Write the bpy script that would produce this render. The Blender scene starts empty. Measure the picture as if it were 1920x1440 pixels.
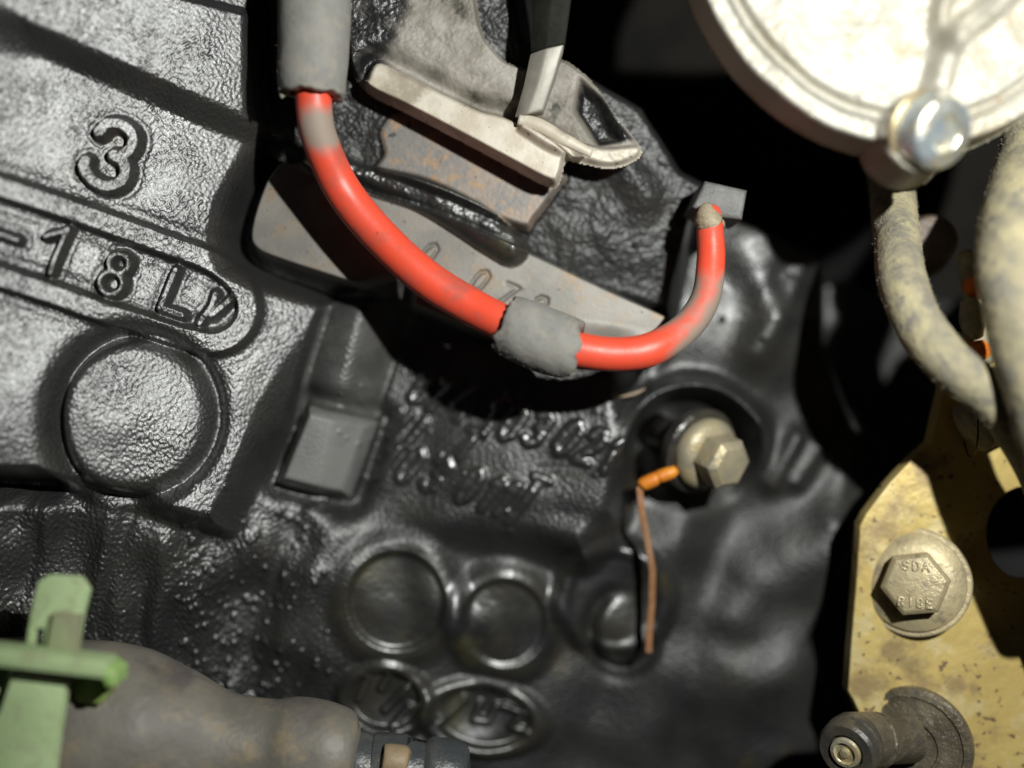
import bpy, bmesh, math, random
import numpy as np
from mathutils import Vector, Matrix

# ---------------------------------------------------------------- scale, camera, light
# working unit "u" is about one centimetre of engine (100 photograph pixels on the block face); S turns it into metres
S = 0.01
D = 20.0                      # camera height above the block face, in u
scene = bpy.context.scene
C = scene.collection
cam_d = bpy.data.cameras.new('camera'); cam = bpy.data.objects.new('camera', cam_d); C.objects.link(cam)
cam.location = (0, 0, D*S)
cam_d.sensor_width = 36; cam_d.lens = 36*D/19.2
cam_d.clip_start = 0.002; cam_d.clip_end = 10
cam_d.dof.use_dof = True; cam_d.dof.focus_distance = (D-.9)*S; cam_d.dof.aperture_fstop = 3.5
scene.camera = cam

world = bpy.data.worlds.new('World'); scene.world = world; world.use_nodes = True
bg = world.node_tree.nodes['Background']; bg.inputs[0].default_value = (0.75, 0.8, 1, 1); bg.inputs[1].default_value = 0.006

lamp_d = bpy.data.lights.new('torch', 'POINT'); lamp_d.energy = 2.6; lamp_d.shadow_soft_size = 0.0026
lamp_d.color = (0.985, 1.0, 0.955)
lamp = bpy.data.objects.new('torch', lamp_d); lamp.location = (8.6*S, 6.4*S, 20*S); C.objects.link(lamp)

vs = scene.view_settings; vs.view_transform = 'Standard'; vs.look = 'None'; vs.exposure = 0; vs.gamma = 1
scene.unit_settings.length_unit = 'CENTIMETERS'
rnd = random.Random(7); nrng = np.random.RandomState(11)

# ---------------------------------------------------------------- materials
def dull_attr(m, name):
    nt = m.node_tree; b = nt.nodes['Principled BSDF']; at = nt.nodes.new('ShaderNodeAttribute'); at.attribute_name = name
    x = nt.nodes.new('ShaderNodeMix'); src = b.inputs['Roughness'].links[0].from_socket; nt.links.new(src, x.inputs[2]); x.inputs[3].default_value = .5; nt.links.new(at.outputs['Fac'], x.inputs[0]); nt.links.new(x.outputs[0], b.inputs['Roughness'])
    r = nt.nodes.new('ShaderNodeMapRange'); r.inputs['To Min'].default_value = b.inputs['Coat Weight'].default_value; r.inputs['To Max'].default_value = 0; nt.links.new(at.outputs['Fac'], r.inputs['Value']); nt.links.new(r.outputs[0], b.inputs['Coat Weight'])
    r = nt.nodes.new('ShaderNodeMapRange'); r.inputs['To Min'].default_value = b.inputs['Specular IOR Level'].default_value; r.inputs['To Max'].default_value = .4; nt.links.new(at.outputs['Fac'], r.inputs['Value']); nt.links.new(r.outputs[0], b.inputs['Specular IOR Level'])
def mat(name, c1, c2=None, c3=None, rough=0.5, rvar=0.0, metal=0.0, spec=0.5, nscale=1.0, lo=0.4, hi=0.6,
        bumps=(), vor=(), stretch=(1, 1, 1), attr=None, attr_col=None, attr_rough=0.8, specks=None, coat=0.0, second=None):
    """noise-mixed colours, noise bump; scales are in u"""
    m = bpy.data.materials.new(name); m.use_nodes = True; nt = m.node_tree; N = nt.nodes; L = nt.links
    b = N['Principled BSDF']
    tc = N.new('ShaderNodeTexCoord'); mp = N.new('ShaderNodeMapping'); mp.inputs['Scale'].default_value = [100*s for s in stretch]
    L.new(tc.outputs['Object'], mp.inputs[0])
    def noise(scale, detail=4, rough_=0.55, off=0.0):
        n = N.new('ShaderNodeTexNoise'); n.inputs['Scale'].default_value = scale; n.inputs['Detail'].default_value = detail
        n.inputs['Roughness'].default_value = rough_
        if off:
            m2 = N.new('ShaderNodeVectorMath'); m2.operation = 'ADD'; m2.inputs[1].default_value = (off, off*1.7, off*.3)
            L.new(mp.outputs[0], m2.inputs[0]); L.new(m2.outputs[0], n.inputs['Vector'])
        else: L.new(mp.outputs[0], n.inputs['Vector'])
        return n.outputs['Fac']
    def rampf(src, a, z):
        r = N.new('ShaderNodeMapRange'); r.interpolation_type = 'SMOOTHSTEP'
        r.inputs['From Min'].default_value = a; r.inputs['From Max'].default_value = z; L.new(src, r.inputs['Value']); return r.outputs[0]
    def mix(f, a, z):
        x = N.new('ShaderNodeMix'); x.data_type = 'RGBA'
        if f is None: x.inputs[0].default_value = 1
        else: L.new(f, x.inputs[0])
        for i, v in ((6, a), (7, z)):
            if isinstance(v, (tuple, list)): x.inputs[i].default_value = (*v[:3], 1)
            else: L.new(v, x.inputs[i])
        return x.outputs[2]
    col = c1
    rsock = None
    if c2: col = mix(rampf(noise(nscale), lo, hi), col, c2)
    if c3: col = mix(rampf(noise(nscale*2.3, 5, .65, 5.1), .5, .68), col, c3)
    if second:   # (colour, scale, lo, hi)
        col = mix(rampf(noise(second[1], 6, .6, 11.3), second[2], second[3]), col, second[0])
    if specks:
        col = mix(rampf(noise(specks[1], 3, .6, 3.3), specks[2], specks[2]+.05), col, specks[0])
    rough_s = None
    if rvar:
        r = N.new('ShaderNodeMapRange'); r.inputs['From Min'].default_value = .3; r.inputs['From Max'].default_value = .7
        r.inputs['To Min'].default_value = rough-rvar; r.inputs['To Max'].default_value = rough+rvar
        L.new(noise(nscale*1.5, 4, .6, 7.7), r.inputs['Value']); rough_s = r.outputs[0]
    if attr:
        at = N.new('ShaderNodeAttribute'); at.attribute_name = attr
        ad = N.new('ShaderNodeMath'); ad.operation = 'ADD'; L.new(at.outputs['Fac'], ad.inputs[0])
        nn = N.new('ShaderNodeMath'); nn.operation = 'MULTIPLY_ADD'; L.new(noise(2.2, 6, .7), nn.inputs[0])
        nn.inputs[1].default_value = 1.2; nn.inputs[2].default_value = -.6; L.new(nn.outputs[0], ad.inputs[1])
        f = rampf(ad.outputs[0], .25, 1.05); col = mix(f, col, attr_col)
        rr = N.new('ShaderNodeMix'); L.new(f, rr.inputs[0]); rr.inputs[3].default_value = attr_rough
        if rough_s: L.new(rough_s, rr.inputs[2])
        else: rr.inputs[2].default_value = rough
        rough_s = rr.outputs[0]
    if isinstance(col, (tuple, list)): b.inputs['Base Color'].default_value = (*col[:3], 1)
    else: L.new(col, b.inputs['Base Color'])
    if rough_s: L.new(rough_s, b.inputs['Roughness'])
    else: b.inputs['Roughness'].default_value = rough
    b.inputs['Metallic'].default_value = metal; b.inputs['Specular IOR Level'].default_value = spec
    b.inputs['Coat Weight'].default_value = coat; b.inputs['Coat Roughness'].default_value = .38
    prev = None
    for sc, dist in vor:
        vn = N.new('ShaderNodeTexVoronoi'); vn.feature = 'F1'; vn.inputs['Scale'].default_value = sc; L.new(mp.outputs[0], vn.inputs['Vector'])
        bp = N.new('ShaderNodeBump'); bp.inputs['Distance'].default_value = dist*S; bp.invert = True; L.new(vn.outputs['Distance'], bp.inputs['Height'])
        if prev: L.new(prev, bp.inputs['Normal'])
        prev = bp.outputs[0]
    for i, (sc, dist) in enumerate(bumps):     # dist in u
        bp = N.new('ShaderNodeBump'); bp.inputs['Distance'].default_value = dist*S; bp.inputs['Strength'].default_value = 1
        L.new(noise(sc, 3, .6, 2.0*i), bp.inputs['Height'])
        if prev: L.new(prev, bp.inputs['Normal'])
        prev = bp.outputs[0]
    if prev: L.new(prev, b.inputs['Normal'])
    return m

OIL = dict(rough=.43, rvar=.06, spec=1.0, coat=.8)
black = mat('black_oily_paint', (.016, .0165, .0165), (.026, .025, .023), None, nscale=.7, bumps=((30, .0018),), vor=((13, .014), (27, .004)), second=((.045, .034, .020), .55, .60, .75), **OIL)
dull_attr(black, 'dull')
wet = mat('wet_oil_on_letters', (.018, .018, .018), (.03, .03, .028), None, nscale=.7, bumps=((5, .010),), rough=.32, spec=1.0, coat=1.0)
black_smooth = mat('smooth_oily_iron', (.016, .0165, .0165), (.030, .028, .022), None, nscale=.8, bumps=((2.0, .03), (9, .003),), rough=.36, rvar=.06, spec=1.0, second=((.05, .045, .022), .8, .56, .72))
black_lug = mat('matt_black_lug_paint', (.15, .15, .145), (.19, .188, .18), None, rough=.5, rvar=.06, spec=.5, nscale=1.5, bumps=((10, .006), (30, .003)))
rib_paint = mat('satin_black_rib_paint', (.055, .055, .053), (.085, .083, .078), None, rough=.42, rvar=.05, spec=.8, nscale=1.5, bumps=((10, .008), (30, .003)))
machined = mat('machined_iron', (.27, .25, .225), (.21, .20, .18), (.29, .225, .16), rough=.52, metal=.25, spec=.5, nscale=1.1, bumps=((14, .004),), stretch=(1, 1, 1), specks=((.12, .10, .085), 9, .66))
rusty_pad = mat('rusty_machined_iron', (.19, .18, .17), (.26, .215, .18), (.34, .22, .12), rough=.5, metal=.2, nscale=1.5, lo=.42, hi=.58, bumps=((12, .008),), specks=((.05, .045, .04), 5, .64))

# ---------------------------------------------------------------- mesh helpers
def W(px, py, z):
    k = (D-z)/D/100.
    return ((px-960)*k, (720-py)*k, z)
def V(px, py, z): return Vector(W(px, py, z))

def thing(name, label, cat, loc=(960, 720, 0), group=None):
    o = bpy.data.objects.new(name, None); C.objects.link(o)
    o.location = V(*loc)*S; o.empty_display_size = .005
    o['label'] = label; o['category'] = cat
    if group: o['group'] = group
    return o
def link(name, me, m, parent=None, label=None):
    o = bpy.data.objects.new(name, me); C.objects.link(o)
    if m: me.materials.append(m)
    if parent is not None:
        root = parent
        while root.parent: root = root.parent
        me.transform(Matrix.Translation(-root.location)); o.parent = parent
        if parent.parent: pass
    if label: o['label'] = label
    return o
def bmobj(name, bm, m, parent=None, smooth=True, label=None, angle=None):
    bmesh.ops.scale(bm, vec=(S, S, S), verts=bm.verts)
    bmesh.ops.recalc_face_normals(bm, faces=bm.faces)
    me = bpy.data.meshes.new(name); bm.to_mesh(me); bm.free()
    if smooth:
        me.shade_smooth()
        if angle is not None: me.set_sharp_from_angle(angle=math.radians(angle))
    return link(name, me, m, parent, label)
def catmull(pts, n):
    P = [np.array(p, float) for p in pts]; P = [2*P[0]-P[1]] + P + [2*P[-1]-P[-2]]; out = []
    for i in range(1, len(P)-2):
        for j in range(n):
            t = j/n; a, b, c, d = P[i-1:i+3]
            out.append(.5*((2*b)+(-a+c)*t+(2*a-5*b+4*c-d)*t*t+(-a+3*b-3*c+d)*t**3))
    out.append(P[-2]); return out
def frames(P):
    T = [(P[min(i+1, len(P)-1)]-P[max(i-1, 0)]).normalized() for i in range(len(P))]
    n = T[0].cross(Vector((0, 0, 1))).normalized(); out = []
    if n.length < .1: n = Vector((1, 0, 0))
    for t in T:
        n = (n - t*n.dot(t)).normalized(); out.append((t, n, t.cross(n)))
    return out
def tube_bm(pts, n=8, sides=24, wob=0.0, flat=1.0, world_pts=False, prof=None, seed=0, cap=True, attrf=None):
    """pts: (px,py,z,radius) ; prof(s,ang)->radius factor"""
    r = np.random.RandomState(seed)
    Q = catmull(pts, n)
    P = [Vector(q[:3]) if world_pts else V(*q[:3]) for q in Q]; F = frames(P); bm = bmesh.new(); rings = []
    vals = []
    ph = r.rand(6)*6.28
    for i, (p, q, f) in enumerate(zip(P, Q, F)):
        ring = []; s = i/(len(P)-1)
        for k in range(sides):
            a = 2*math.pi*k/sides; rad = q[3]
            if wob: rad *= 1 + wob*(math.sin(7*s*6+2*a+ph[0])+math.sin(19*s*3-a+ph[1])+.6*math.sin(31*s+3*a+ph[2]))/2.6
            if prof: rad *= prof(s, a)
            v = bm.verts.new(p + f[1]*math.cos(a)*rad + f[2]*math.sin(a)*rad*flat); ring.append(v)
            if attrf: vals.append(attrf(q[0], q[1], s, a))
        rings.append(ring)
    for A, B in zip(rings, rings[1:]):
        for k in range(sides): bm.faces.new((A[k], A[(k+1) % sides], B[(k+1) % sides], B[k]))
    if cap: bm.faces.new(rings[0]); bm.faces.new(rings[-1])
    return (bm, vals) if attrf else bm
def lathe_bm(prof, base, axis, sides=48, hexa=None):
    """prof: list (r,h) along axis from base, u"""
    ax = Vector(axis).normalized(); n = ax.orthogonal().normalized(); b = ax.cross(n); bm = bmesh.new(); rings = []
    base = Vector(base)
    for r, h in prof:
        if r < 1e-5: rings.append([bm.verts.new(base+ax*h)]); continue
        rings.append([bm.verts.new(base+ax*h+(n*math.cos(2*math.pi*k/sides)+b*math.sin(2*math.pi*k/sides))*r) for k in range(sides)])
    for A, B in zip(rings, rings[1:]):
        for k in range(sides):
            j = (k+1) % sides
            if len(A) == 1 and len(B) == 1: continue
            if len(A) == 1: bm.faces.new((A[0], B[j], B[k]))
            elif len(B) == 1: bm.faces.new((A[k], A[j], B[0]))
            else: bm.faces.new((A[k], A[j], B[j], B[k]))
    return bm
def prism_bm(poly, z0, z1, bevel=.04, segs=3, holes=None):
    """poly in px at height z1; extruded down to z0 along z"""
    bm = bmesh.new()
    pts = [V(x, y, z1) for x, y in poly]
    top = [bm.verts.new(p) for p in pts]; bot = [bm.verts.new((p.x, p.y, z0)) for p in pts]
    ft = bm.faces.new(top); bm.faces.new(list(reversed(bot)))
    for i in range(len(pts)):
        j = (i+1) % len(pts); bm.faces.new((top[i], bot[i], bot[j], top[j]))
    bmesh.ops.recalc_face_normals(bm, faces=bm.faces)
    if bevel: bmesh.ops.bevel(bm, geom=list(ft.edges), offset=bevel, segments=segs, profile=.5, affect='EDGES')
    return bm
def bar_bm(p, q, w, t, up=(0, 0, 1), bevel=.03):
    """box from p to q (u), width w across, thickness t along up"""
    p, q = Vector(p), Vector(q); d = (q-p); L = d.length; d.normalize(); up = Vector(up); side = d.cross(up).normalized(); up = side.cross(d).normalized()
    bm = bmesh.new(); bmesh.ops.create_cube(bm, size=1)
    M = Matrix((( *(d*L),), (*(side*w),), (*(up*t),))).transposed().to_4x4(); M.translation = (p+q)/2
    bmesh.ops.transform(bm, matrix=M, verts=bm.verts)
    if bevel: bmesh.ops.bevel(bm, geom=bm.edges[:], offset=bevel, segments=2, profile=.5, affect='EDGES')
    return bm
def fuzz(name, path, m, parent, count, length, width=.006, seed=1, bias=None):
    """tiny fibres standing off a tube (px path with radius)"""
    r = random.Random(seed); Q = catmull(path, 20); P = [V(*q[:3]) for q in Q]; F = frames(P); bm = bmesh.new()
    for _ in range(count):
        i = r.randrange(len(P)); a = r.uniform(0, 6.283); t, n, b = F[i]; out = (n*math.cos(a)+b*math.sin(a)); rad = Q[i][3]
        if out.z < -.4: continue
        p = P[i] + t*r.uniform(-.05, .05) + out*rad*.98
        d = (out + t*r.uniform(-1, 1) + out.cross(t)*r.uniform(-.8, .8)).normalized()*length*r.uniform(.3, 1)
        e = d.cross(Vector((r.uniform(-1, 1), r.uniform(-1, 1), 1))).normalized()*width
        mid = p+d*.6+e.cross(d).normalized()*length*.15; tip = p+d+Vector((r.uniform(-1, 1), r.uniform(-1, 1), 0))*length*.2
        v = [bm.verts.new(x) for x in (p-e, p+e, mid+e*.7, mid-e*.7, tip)]
        bm.faces.new((v[0], v[1], v[2], v[3])); bm.faces.new((v[3], v[2], v[4]))
    bmesh.ops.scale(bm, vec=(S, S, S), verts=bm.verts); me = bpy.data.meshes.new(name); bm.to_mesh(me); bm.free()
    o = link(name, me, m, parent); o['kind'] = 'stuff'; return o

# ---------------------------------------------------------------- distance fields on the block (px)
def ss(a, b, x):
    t = np.clip((x-a)/(b-a), 0, 1); return t*t*(3-2*t)
class Field:
    def __init__(s, x0, y0, x1, y1, step, seed):
        s.xs = np.arange(x0, x1+step, step, dtype=float); s.ys = np.arange(y0, y1+step, step, dtype=float); s.step = step
        s.X, s.Y = np.meshgrid(s.xs, s.ys); s.H = np.zeros_like(s.X); s.lab = np.zeros(s.X.shape, int)
        s.rng = np.random.RandomState(seed)
    def noise(s, wl, ax=1.0, ang=0.0, band=.5):
        """band-limited gaussian noise, wavelength wl px, stretched ax times along angle"""
        ny, nx = s.X.shape; fx = np.fft.rfftfreq(nx, s.step)[None, :]; fy = np.fft.fftfreq(ny, s.step)[:, None]
        c, q = math.cos(ang), math.sin(ang); u = (fx*c+fy*q)*ax; v = -fx*q+fy*c
        f = np.sqrt(u*u+v*v); A = np.exp(-((np.log((f+1e-9)*wl))/band)**2/2)
        F = np.fft.rfft2(s.rng.randn(ny, nx))*A; n = np.fft.irfft2(F, s=(ny, nx)); return n/n.std()
def dseg(X, Y, p, q):
    px, py = p; qx, qy = q; dx, dy = qx-px, qy-py; t = np.clip(((X-px)*dx+(Y-py)*dy)/(dx*dx+dy*dy+1e-9), 0, 1)
    return np.hypot(X-px-t*dx, Y-py-t*dy)
def dline(X, Y, pts):
    d = np.full(X.shape, 1e9); m = 80
    for p, q in zip(pts, pts[1:]): d = np.minimum(d, dseg(X, Y, p, q))
    return d
def dpoly(X, Y, pts):
    d = dline(X, Y, list(pts)+[pts[0]]); ins = np.zeros(X.shape, bool); n = len(pts)
    for i in range(n):
        (x1, y1), (x2, y2) = pts[i], pts[(i+1) % n]
        if y1 == y2: continue
        c = ((y1 > Y) != (y2 > Y)) & (X < (x2-x1)*(Y-y1)/(y2-y1)+x1); ins ^= c
    return np.where(ins, -d, d)
def dell(X, Y, cx, cy, rx, ry, ang=0):
    c, s_ = math.cos(ang), math.sin(ang); u = (X-cx)*c+(Y-cy)*s_; v = -(X-cx)*s_+(Y-cy)*c
    k = np.hypot(u/rx, v/ry); return (k-1)*min(rx, ry)
def cr(pts, n=8): return [tuple(p) for p in catmull(pts, n)]
def blur(Z, sig):
    ny, nx = Z.shape; pad = 160; Zp = np.pad(Z, pad, mode='edge'); fx = np.fft.rfftfreq(Zp.shape[1]); fy = np.fft.fftfreq(Zp.shape[0])
    G = np.exp(-2*(math.pi*sig)**2*(fx[None, :]**2+fy[:, None]**2)); return np.fft.irfft2(np.fft.rfft2(Zp)*G, s=Zp.shape)[pad:-pad, pad:-pad]
def build_field(f, base_z, mats, parent, cut=None):
    """one mesh per label; shared custom normals so parts meet without a seam. Z = f.H"""
    k = (D-base_z)/D/100.
    Px = (f.X-960)*k; Py = (720-f.Y)*k; Pz = f.H
    P = np.stack([Px, Py, Pz], -1)*S; ny, nx = f.X.shape
    gu = np.gradient(P, axis=1); gv = np.gradient(P, axis=0); Nn = -np.cross(gu, gv); Nn /= np.linalg.norm(Nn, axis=-1, keepdims=True)
    Nn = np.where(Nn[..., 2:3] < 0, -Nn, Nn)
    idx = np.arange(ny*nx).reshape(ny, nx)
    quads = np.stack([idx[1:, :-1], idx[1:, 1:], idx[:-1, 1:], idx[:-1, :-1]], -1).reshape(-1, 4)
    ql = f.lab[:-1, :-1].reshape(-1)
    if cut is not None:
        keep = cut[:-1, :-1] | cut[1:, :-1] | cut[:-1, 1:] | cut[1:, 1:]; quads = quads[keep.reshape(-1)]; ql = ql[keep.reshape(-1)]
    Pf = P.reshape(-1, 3); Nf = Nn.reshape(-1, 3); out = {}
    for lab, (name, m, par, label) in mats.items():
        q = quads[ql == lab]
        if len(q) == 0: print('EMPTY', name, lab); continue
        u, inv = np.unique(q, return_inverse=True); inv = inv.reshape(q.shape)
        me = bpy.data.meshes.new(name); me.vertices.add(len(u)); me.vertices.foreach_set('co', Pf[u].astype(np.float32).ravel())
        me.loops.add(inv.size); me.loops.foreach_set('vertex_index', inv.astype(np.int32).ravel())
        me.polygons.add(len(q)); me.polygons.foreach_set('loop_start', np.arange(0, inv.size, 4, dtype=np.int32))
        me.update(calc_edges=True); me.shade_smooth(); me.normals_split_custom_set_from_vertices(Nf[u])
        pr = parent if par is None else out[par]
        if hasattr(f, 'dull'): a = me.attributes.new('dull', 'FLOAT', 'POINT'); a.data.foreach_set('value', f.dull.reshape(-1)[u].astype(np.float32))
        out[lab] = link(name, me, m, pr, label)
    return out

# ================================================================ ENGINE BLOCK
f = Field(-130, -130, 2050, 1570, 2.3, 5)
X, Y = f.X, f.Y
# --- large shape
plate = [(-400, -400), (520, -400), (492, 0), (490, 235), (468, 300), (425, 380), (412, 440), (432, 500), (500, 535), (625, 560), (600, 615), (550, 690), (505, 770), (475, 850), (445, 920), (420, 985), (330, 965), (250, 935), (170, 925), (80, 893), (-400, 880)]
sdp = dpoly(X, Y, plate)
pm = ss(34, -26, sdp)
plate_u = (450-X).clip(-200, 700); plate_z = .25 + .0046*plate_u + .0000013*(Y-430)**2
plate_z += .018*f.noise(420) + .004*f.noise(150)
low_z = -.02 - .0026*(Y-900).clip(0) + .0040*(450-X).clip(-100, 900) + .045*f.noise(110, 3.2, math.radians(100)) + .07*f.noise(260)
cen_z = -.55 - .0020*(X-600).clip(-100, 700) - .0014*(X-1300).clip(0) - .0004*(Y-700)
cen_z += .05*f.noise(300)
leftlow = ss(640, 440, X)*ss(860, 960, Y)
H = cen_z*(1-leftlow) + low_z*leftlow
H = H*(1-pm) + plate_z*pm
# fillet bulge next to the slot end, right flank of the plate
macro = blur(H, 24)
# --- band (a downward step across the upper left)
band = np.interp(X, [-400, 0, 60, 140, 300, 400, 490, 700], [40, 55, 75, 108, 178, 222, 258, 330])
bw = 30+(80-X).clip(0, 200)*.35; H += pm*.52*ss(0, 1, .5-(Y-band)/(2*bw))*ss(520, 470, X)
top2 = np.interp(X, [0, 330, 500, 700], [-120, 0, 45, 90]); H -= .3*pm*ss(14, -14, Y-top2)
# oval slot border
slot = cr([(-300, 260), (-80, 322), (0, 350), (120, 390), (233, 430), (320, 462), (400, 492), (452, 532), (470, 580), (452, 622), (410, 643), (350, 634), (293, 617), (187, 582), (100, 551), (0, 518), (-80, 492), (-300, 430)], 5)
dsl = dline(X, Y, slot)
rb = lambda d, hw, w: ss(hw+w*.5, hw-w*.7, d)
H += .19*ss(28, 16, dsl)
H -= .03*np.exp(-((dsl-36)/10)**2)*pm
insl = dpoly(X, Y, slot) < -20
def glyphline(scale=3.0, ox=0, oy=0, pts=()): return [(ox+x/scale, oy+y/scale) for x, y in pts]
g3 = cr(glyphline(3, 0, 0, [(578, 752), (622, 708), (700, 712), (762, 765), (758, 838), (705, 885), (655, 882)]), 5)[:-0 or None]
g3b = cr(glyphline(3, 0, 0, [(655, 882), (705, 915), (725, 965), (700, 1030), (620, 1056), (540, 1020), (492, 955), (500, 915)]), 5)
d3 = np.minimum(dline(X, Y, g3), dline(X, Y, g3b))
def emboss(d, hw, h, w=8):
    global H
    H = H + h*1.15*ss(hw+w*.55, hw-w*.55, d) - h*.12*np.exp(-((d-hw-9)/6.5)**2)
emboss(d3, 14, .17, 9)
d1 = np.minimum(dline(X, Y, [(133, 432), (100, 512)]), dline(X, Y, [(133, 432), (92, 445)]))
emboss(d1, 8, .15)
dd = dline(X, Y, [(-30, 428), (38, 452)]); emboss(dd, 8, .13)
d8a = np.abs(np.hypot(X-228, Y-495)-18); d8b = np.abs(np.hypot((X-214), (Y-532))-21)
d8 = np.minimum(d8a, d8b); emboss(d8, 7.5, .15, 8)
dL = dline(X, Y, [(333, 507), (305, 578), (345, 592)]); emboss(dL, 9, .15, 8)
dY = np.minimum(dline(X, Y, [(408, 552), (400, 575), (377, 605)]), dline(X, Y, [(434, 563), (400, 592)])); emboss(dY, 9, .10, 9)
# round boss
rbz = np.hypot(X-250, (Y-779))
bossm = ss(146, 128, rbz)
H = H*(1-bossm) + bossm*(plate_z - .04 + .0022*f.noise(60, 2.6, .3))
H -= .34*np.exp(-((rbz-152)/15)**2)*(.55+.45*ss(-60, 60, (250-X)))
H -= .12*np.exp(-((rbz-158)/22)**2)
# trench round the machined pad
pad = cr([(528, 308), (500, 345), (472, 430), (482, 468), (540, 495), (690, 546), (800, 588), (905, 630), (1010, 650), (1130, 668), (1262, 640), (1240, 606), (1130, 553), (960, 470), (800, 402), (705, 372), (640, 345), (570, 310)], 4)
sdpad = dpoly(X, Y, pad)
padm = ss(5, -6, sdpad)
trench = np.exp(-((sdpad-26)/20)**2)*ss(760, 640, X)
H -= .55*trench
padz = .02 - .00010*(X-500)
apad = cr([(742, 232), (722, 262), (728, 300), (712, 330), (760, 350), (850, 385), (975, 440), (1000, 425), (1040, 372), (1052, 345), (960, 300), (850, 250), (775, 225)], 4)
sdap = dpoly(X, Y, apad); apm = ss(8, -7, sdap)
H = np.where(X < 1300, np.minimum(H, np.where(sdpad < 60, np.maximum(H, -1e9), H)), H)
# black rough surface beneath the aluminium flange
cb = dpoly(X, Y, [(500, -400), (1400, -400), (1400, 300), (1290, 420), (1250, 600), (1120, 560), (900, 450), (700, 370), (560, 300), (500, 200)])
cbm = ss(20, -20, cb); H = H*(1-cbm) + cbm*(-.18 - .0004*(X-640).clip(0) - .0019*(Y-330) + .02*f.noise(130) + .005*f.noise(34) + .0028*f.noise(14))
H = H*(1-apm) + apm*(.0 - .0002*(X-700) - .0002*(Y-300))
H = H*(1-padm) + padm*padz
# divider rib between pads
rib = cr([(600, 300), (660, 335), (720, 355), (800, 380), (880, 425), (960, 478)], 6)
drib = dline(X, Y, rib); hw = np.interp(X, [600, 700, 900, 980], [30, 24, 33, 30])
ribp = np.sqrt(np.clip(1-(drib/(hw*1.12))**2, 0, 1)); ribm = ss(1.12, .95, drib/hw)*ss(1010, 960, X)
H += ribp*.34*ss(1010, 960, X)
# stamped characters in pad
def gly(ch):
    g = {'0': [[(.15, .5), (.2, .15), (.5, 0), (.8, .15), (.85, .5), (.8, .85), (.5, 1), (.2, .85), (.15, .5)]],
         '1': [[(.25, .2), (.55, 0), (.55, 1)]],
         '2': [[(.15, .22), (.3, .03), (.65, 0), (.85, .2), (.8, .45), (.15, 1), (.88, 1)]],
         '3': [[(.15, .12), (.5, 0), (.82, .12), (.8, .38), (.45, .47), (.84, .6), (.85, .86), (.5, 1), (.12, .88)]],
         '4': [[(.68, 1), (.68, 0), (.1, .68), (.92, .68)]],
         '7': [[(.1, 0), (.88, 0), (.38, 1)]],
         'T': [[(.05, 0), (.95, 0)], [(.5, 0), (.5, 1)]],
         'V': [[(.05, 0), (.45, 1), (.9, 0)]], 'I': [[(.5, 0), (.5, 1)]],
         'S': [[(.85, .12), (.5, 0), (.15, .15), (.2, .42), (.8, .58), (.85, .85), (.5, 1), (.12, .88)]],
         'D': [[(.15, 0), (.15, 1), (.6, .95), (.85, .7), (.85, .3), (.6, .05), (.15, 0)]],
         'A': [[(.05, 1), (.5, 0), (.95, 1)], [(.25, .62), (.75, .62)]],
         'R': [[(.15, 1), (.15, 0), (.65, .02), (.85, .22), (.65, .48), (.15, .5)], [(.5, .5), (.88, 1)]],
         'B': [[(.15, 0), (.15, 1), (.65, 1), (.85, .78), (.6, .5), (.15, .5)], [(.6, .5), (.8, .25), (.6, 0), (.15, 0)]],
         'E': [[(.88, 0), (.15, 0), (.15, 1), (.88, 1)], [(.15, .5), (.7, .5)]],
         'W': [[(0, 0), (.25, 1), (.5, .25), (.75, 1), (1, 0)]], 'U': [[(.1, 0), (.12, .8), (.5, 1), (.85, .8), (.9, 0)]],
         'M': [[(.02, 1), (.1, 0), (.5, .7), (.9, 0), (.98, 1)]], 'Z': [[(.1, 0), (.9, 0), (.1, 1), (.9, 1)]], '/': [[(.9, 0), (.1, 1)]]}
    return g[ch]
def dglyph(X, Y, ch, ox, oy, w, h, ang, slant=0.0):
    """ox,oy: top-left in px; ang: baseline direction; slant: shear"""
    c, s_ = math.cos(ang), math.sin(ang); d = np.full(X.shape, 1e9)
    m = (np.abs(X-ox-w/2) < 3*h) & (np.abs(Y-oy-h/2) < 3*h)
    Xs, Ys = X[m], Y[m]; dm = np.full(Xs.shape, 1e9)
    for st in gly(ch):
        P = []
        for u, v in st:
            a = u*w - slant*(v-.5)*h; b = v*h; P.append((ox+a*c-b*s_, oy+a*s_+b*c))
        for p, q in zip(P, P[1:]): dm = np.minimum(dm, dseg(Xs, Ys, p, q))
    d[m] = dm; return d
A24 = math.radians(24)
for ch, ox, oy in (('0', 805, 462), ('0', 898, 512), ('7', 945, 538), ('2', 1000, 560)):
    dg = dglyph(X, Y, ch, ox, oy, 28, 42, A24, .25); H -= .05*ss(4.5, 1.2, dg)*padm
# vertical rib and square lug
vr = cr([(700, 545), (672, 620), (645, 700), (615, 800)], 6); dv = dline(X, Y, vr)
vrm = ss(90, 62, dv)*ss(525, 575, Y + .25*(X-690))*ss(810, 770, Y); vprof = np.sqrt(np.clip(1-(dv/84)**2, 0, 1))
H = np.where(vrm > 0, H*(1-vrm)+vrm*(-1.25+.78*vprof), H)
lug = [(577, 757), (705, 790), (652, 937), (516, 905)]
sdl = dpoly(X, Y, lug)+10; lm = ss(17, -10, sdl)
H -= .3*np.exp(-((sdl-22)/20)**2)
H = H*(1-lm) + lm*(-.28 + .0022*(610-X)-.0005*(Y-850)-.02*np.hypot((X-610)/80, (Y-850)/80)**2)
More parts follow.
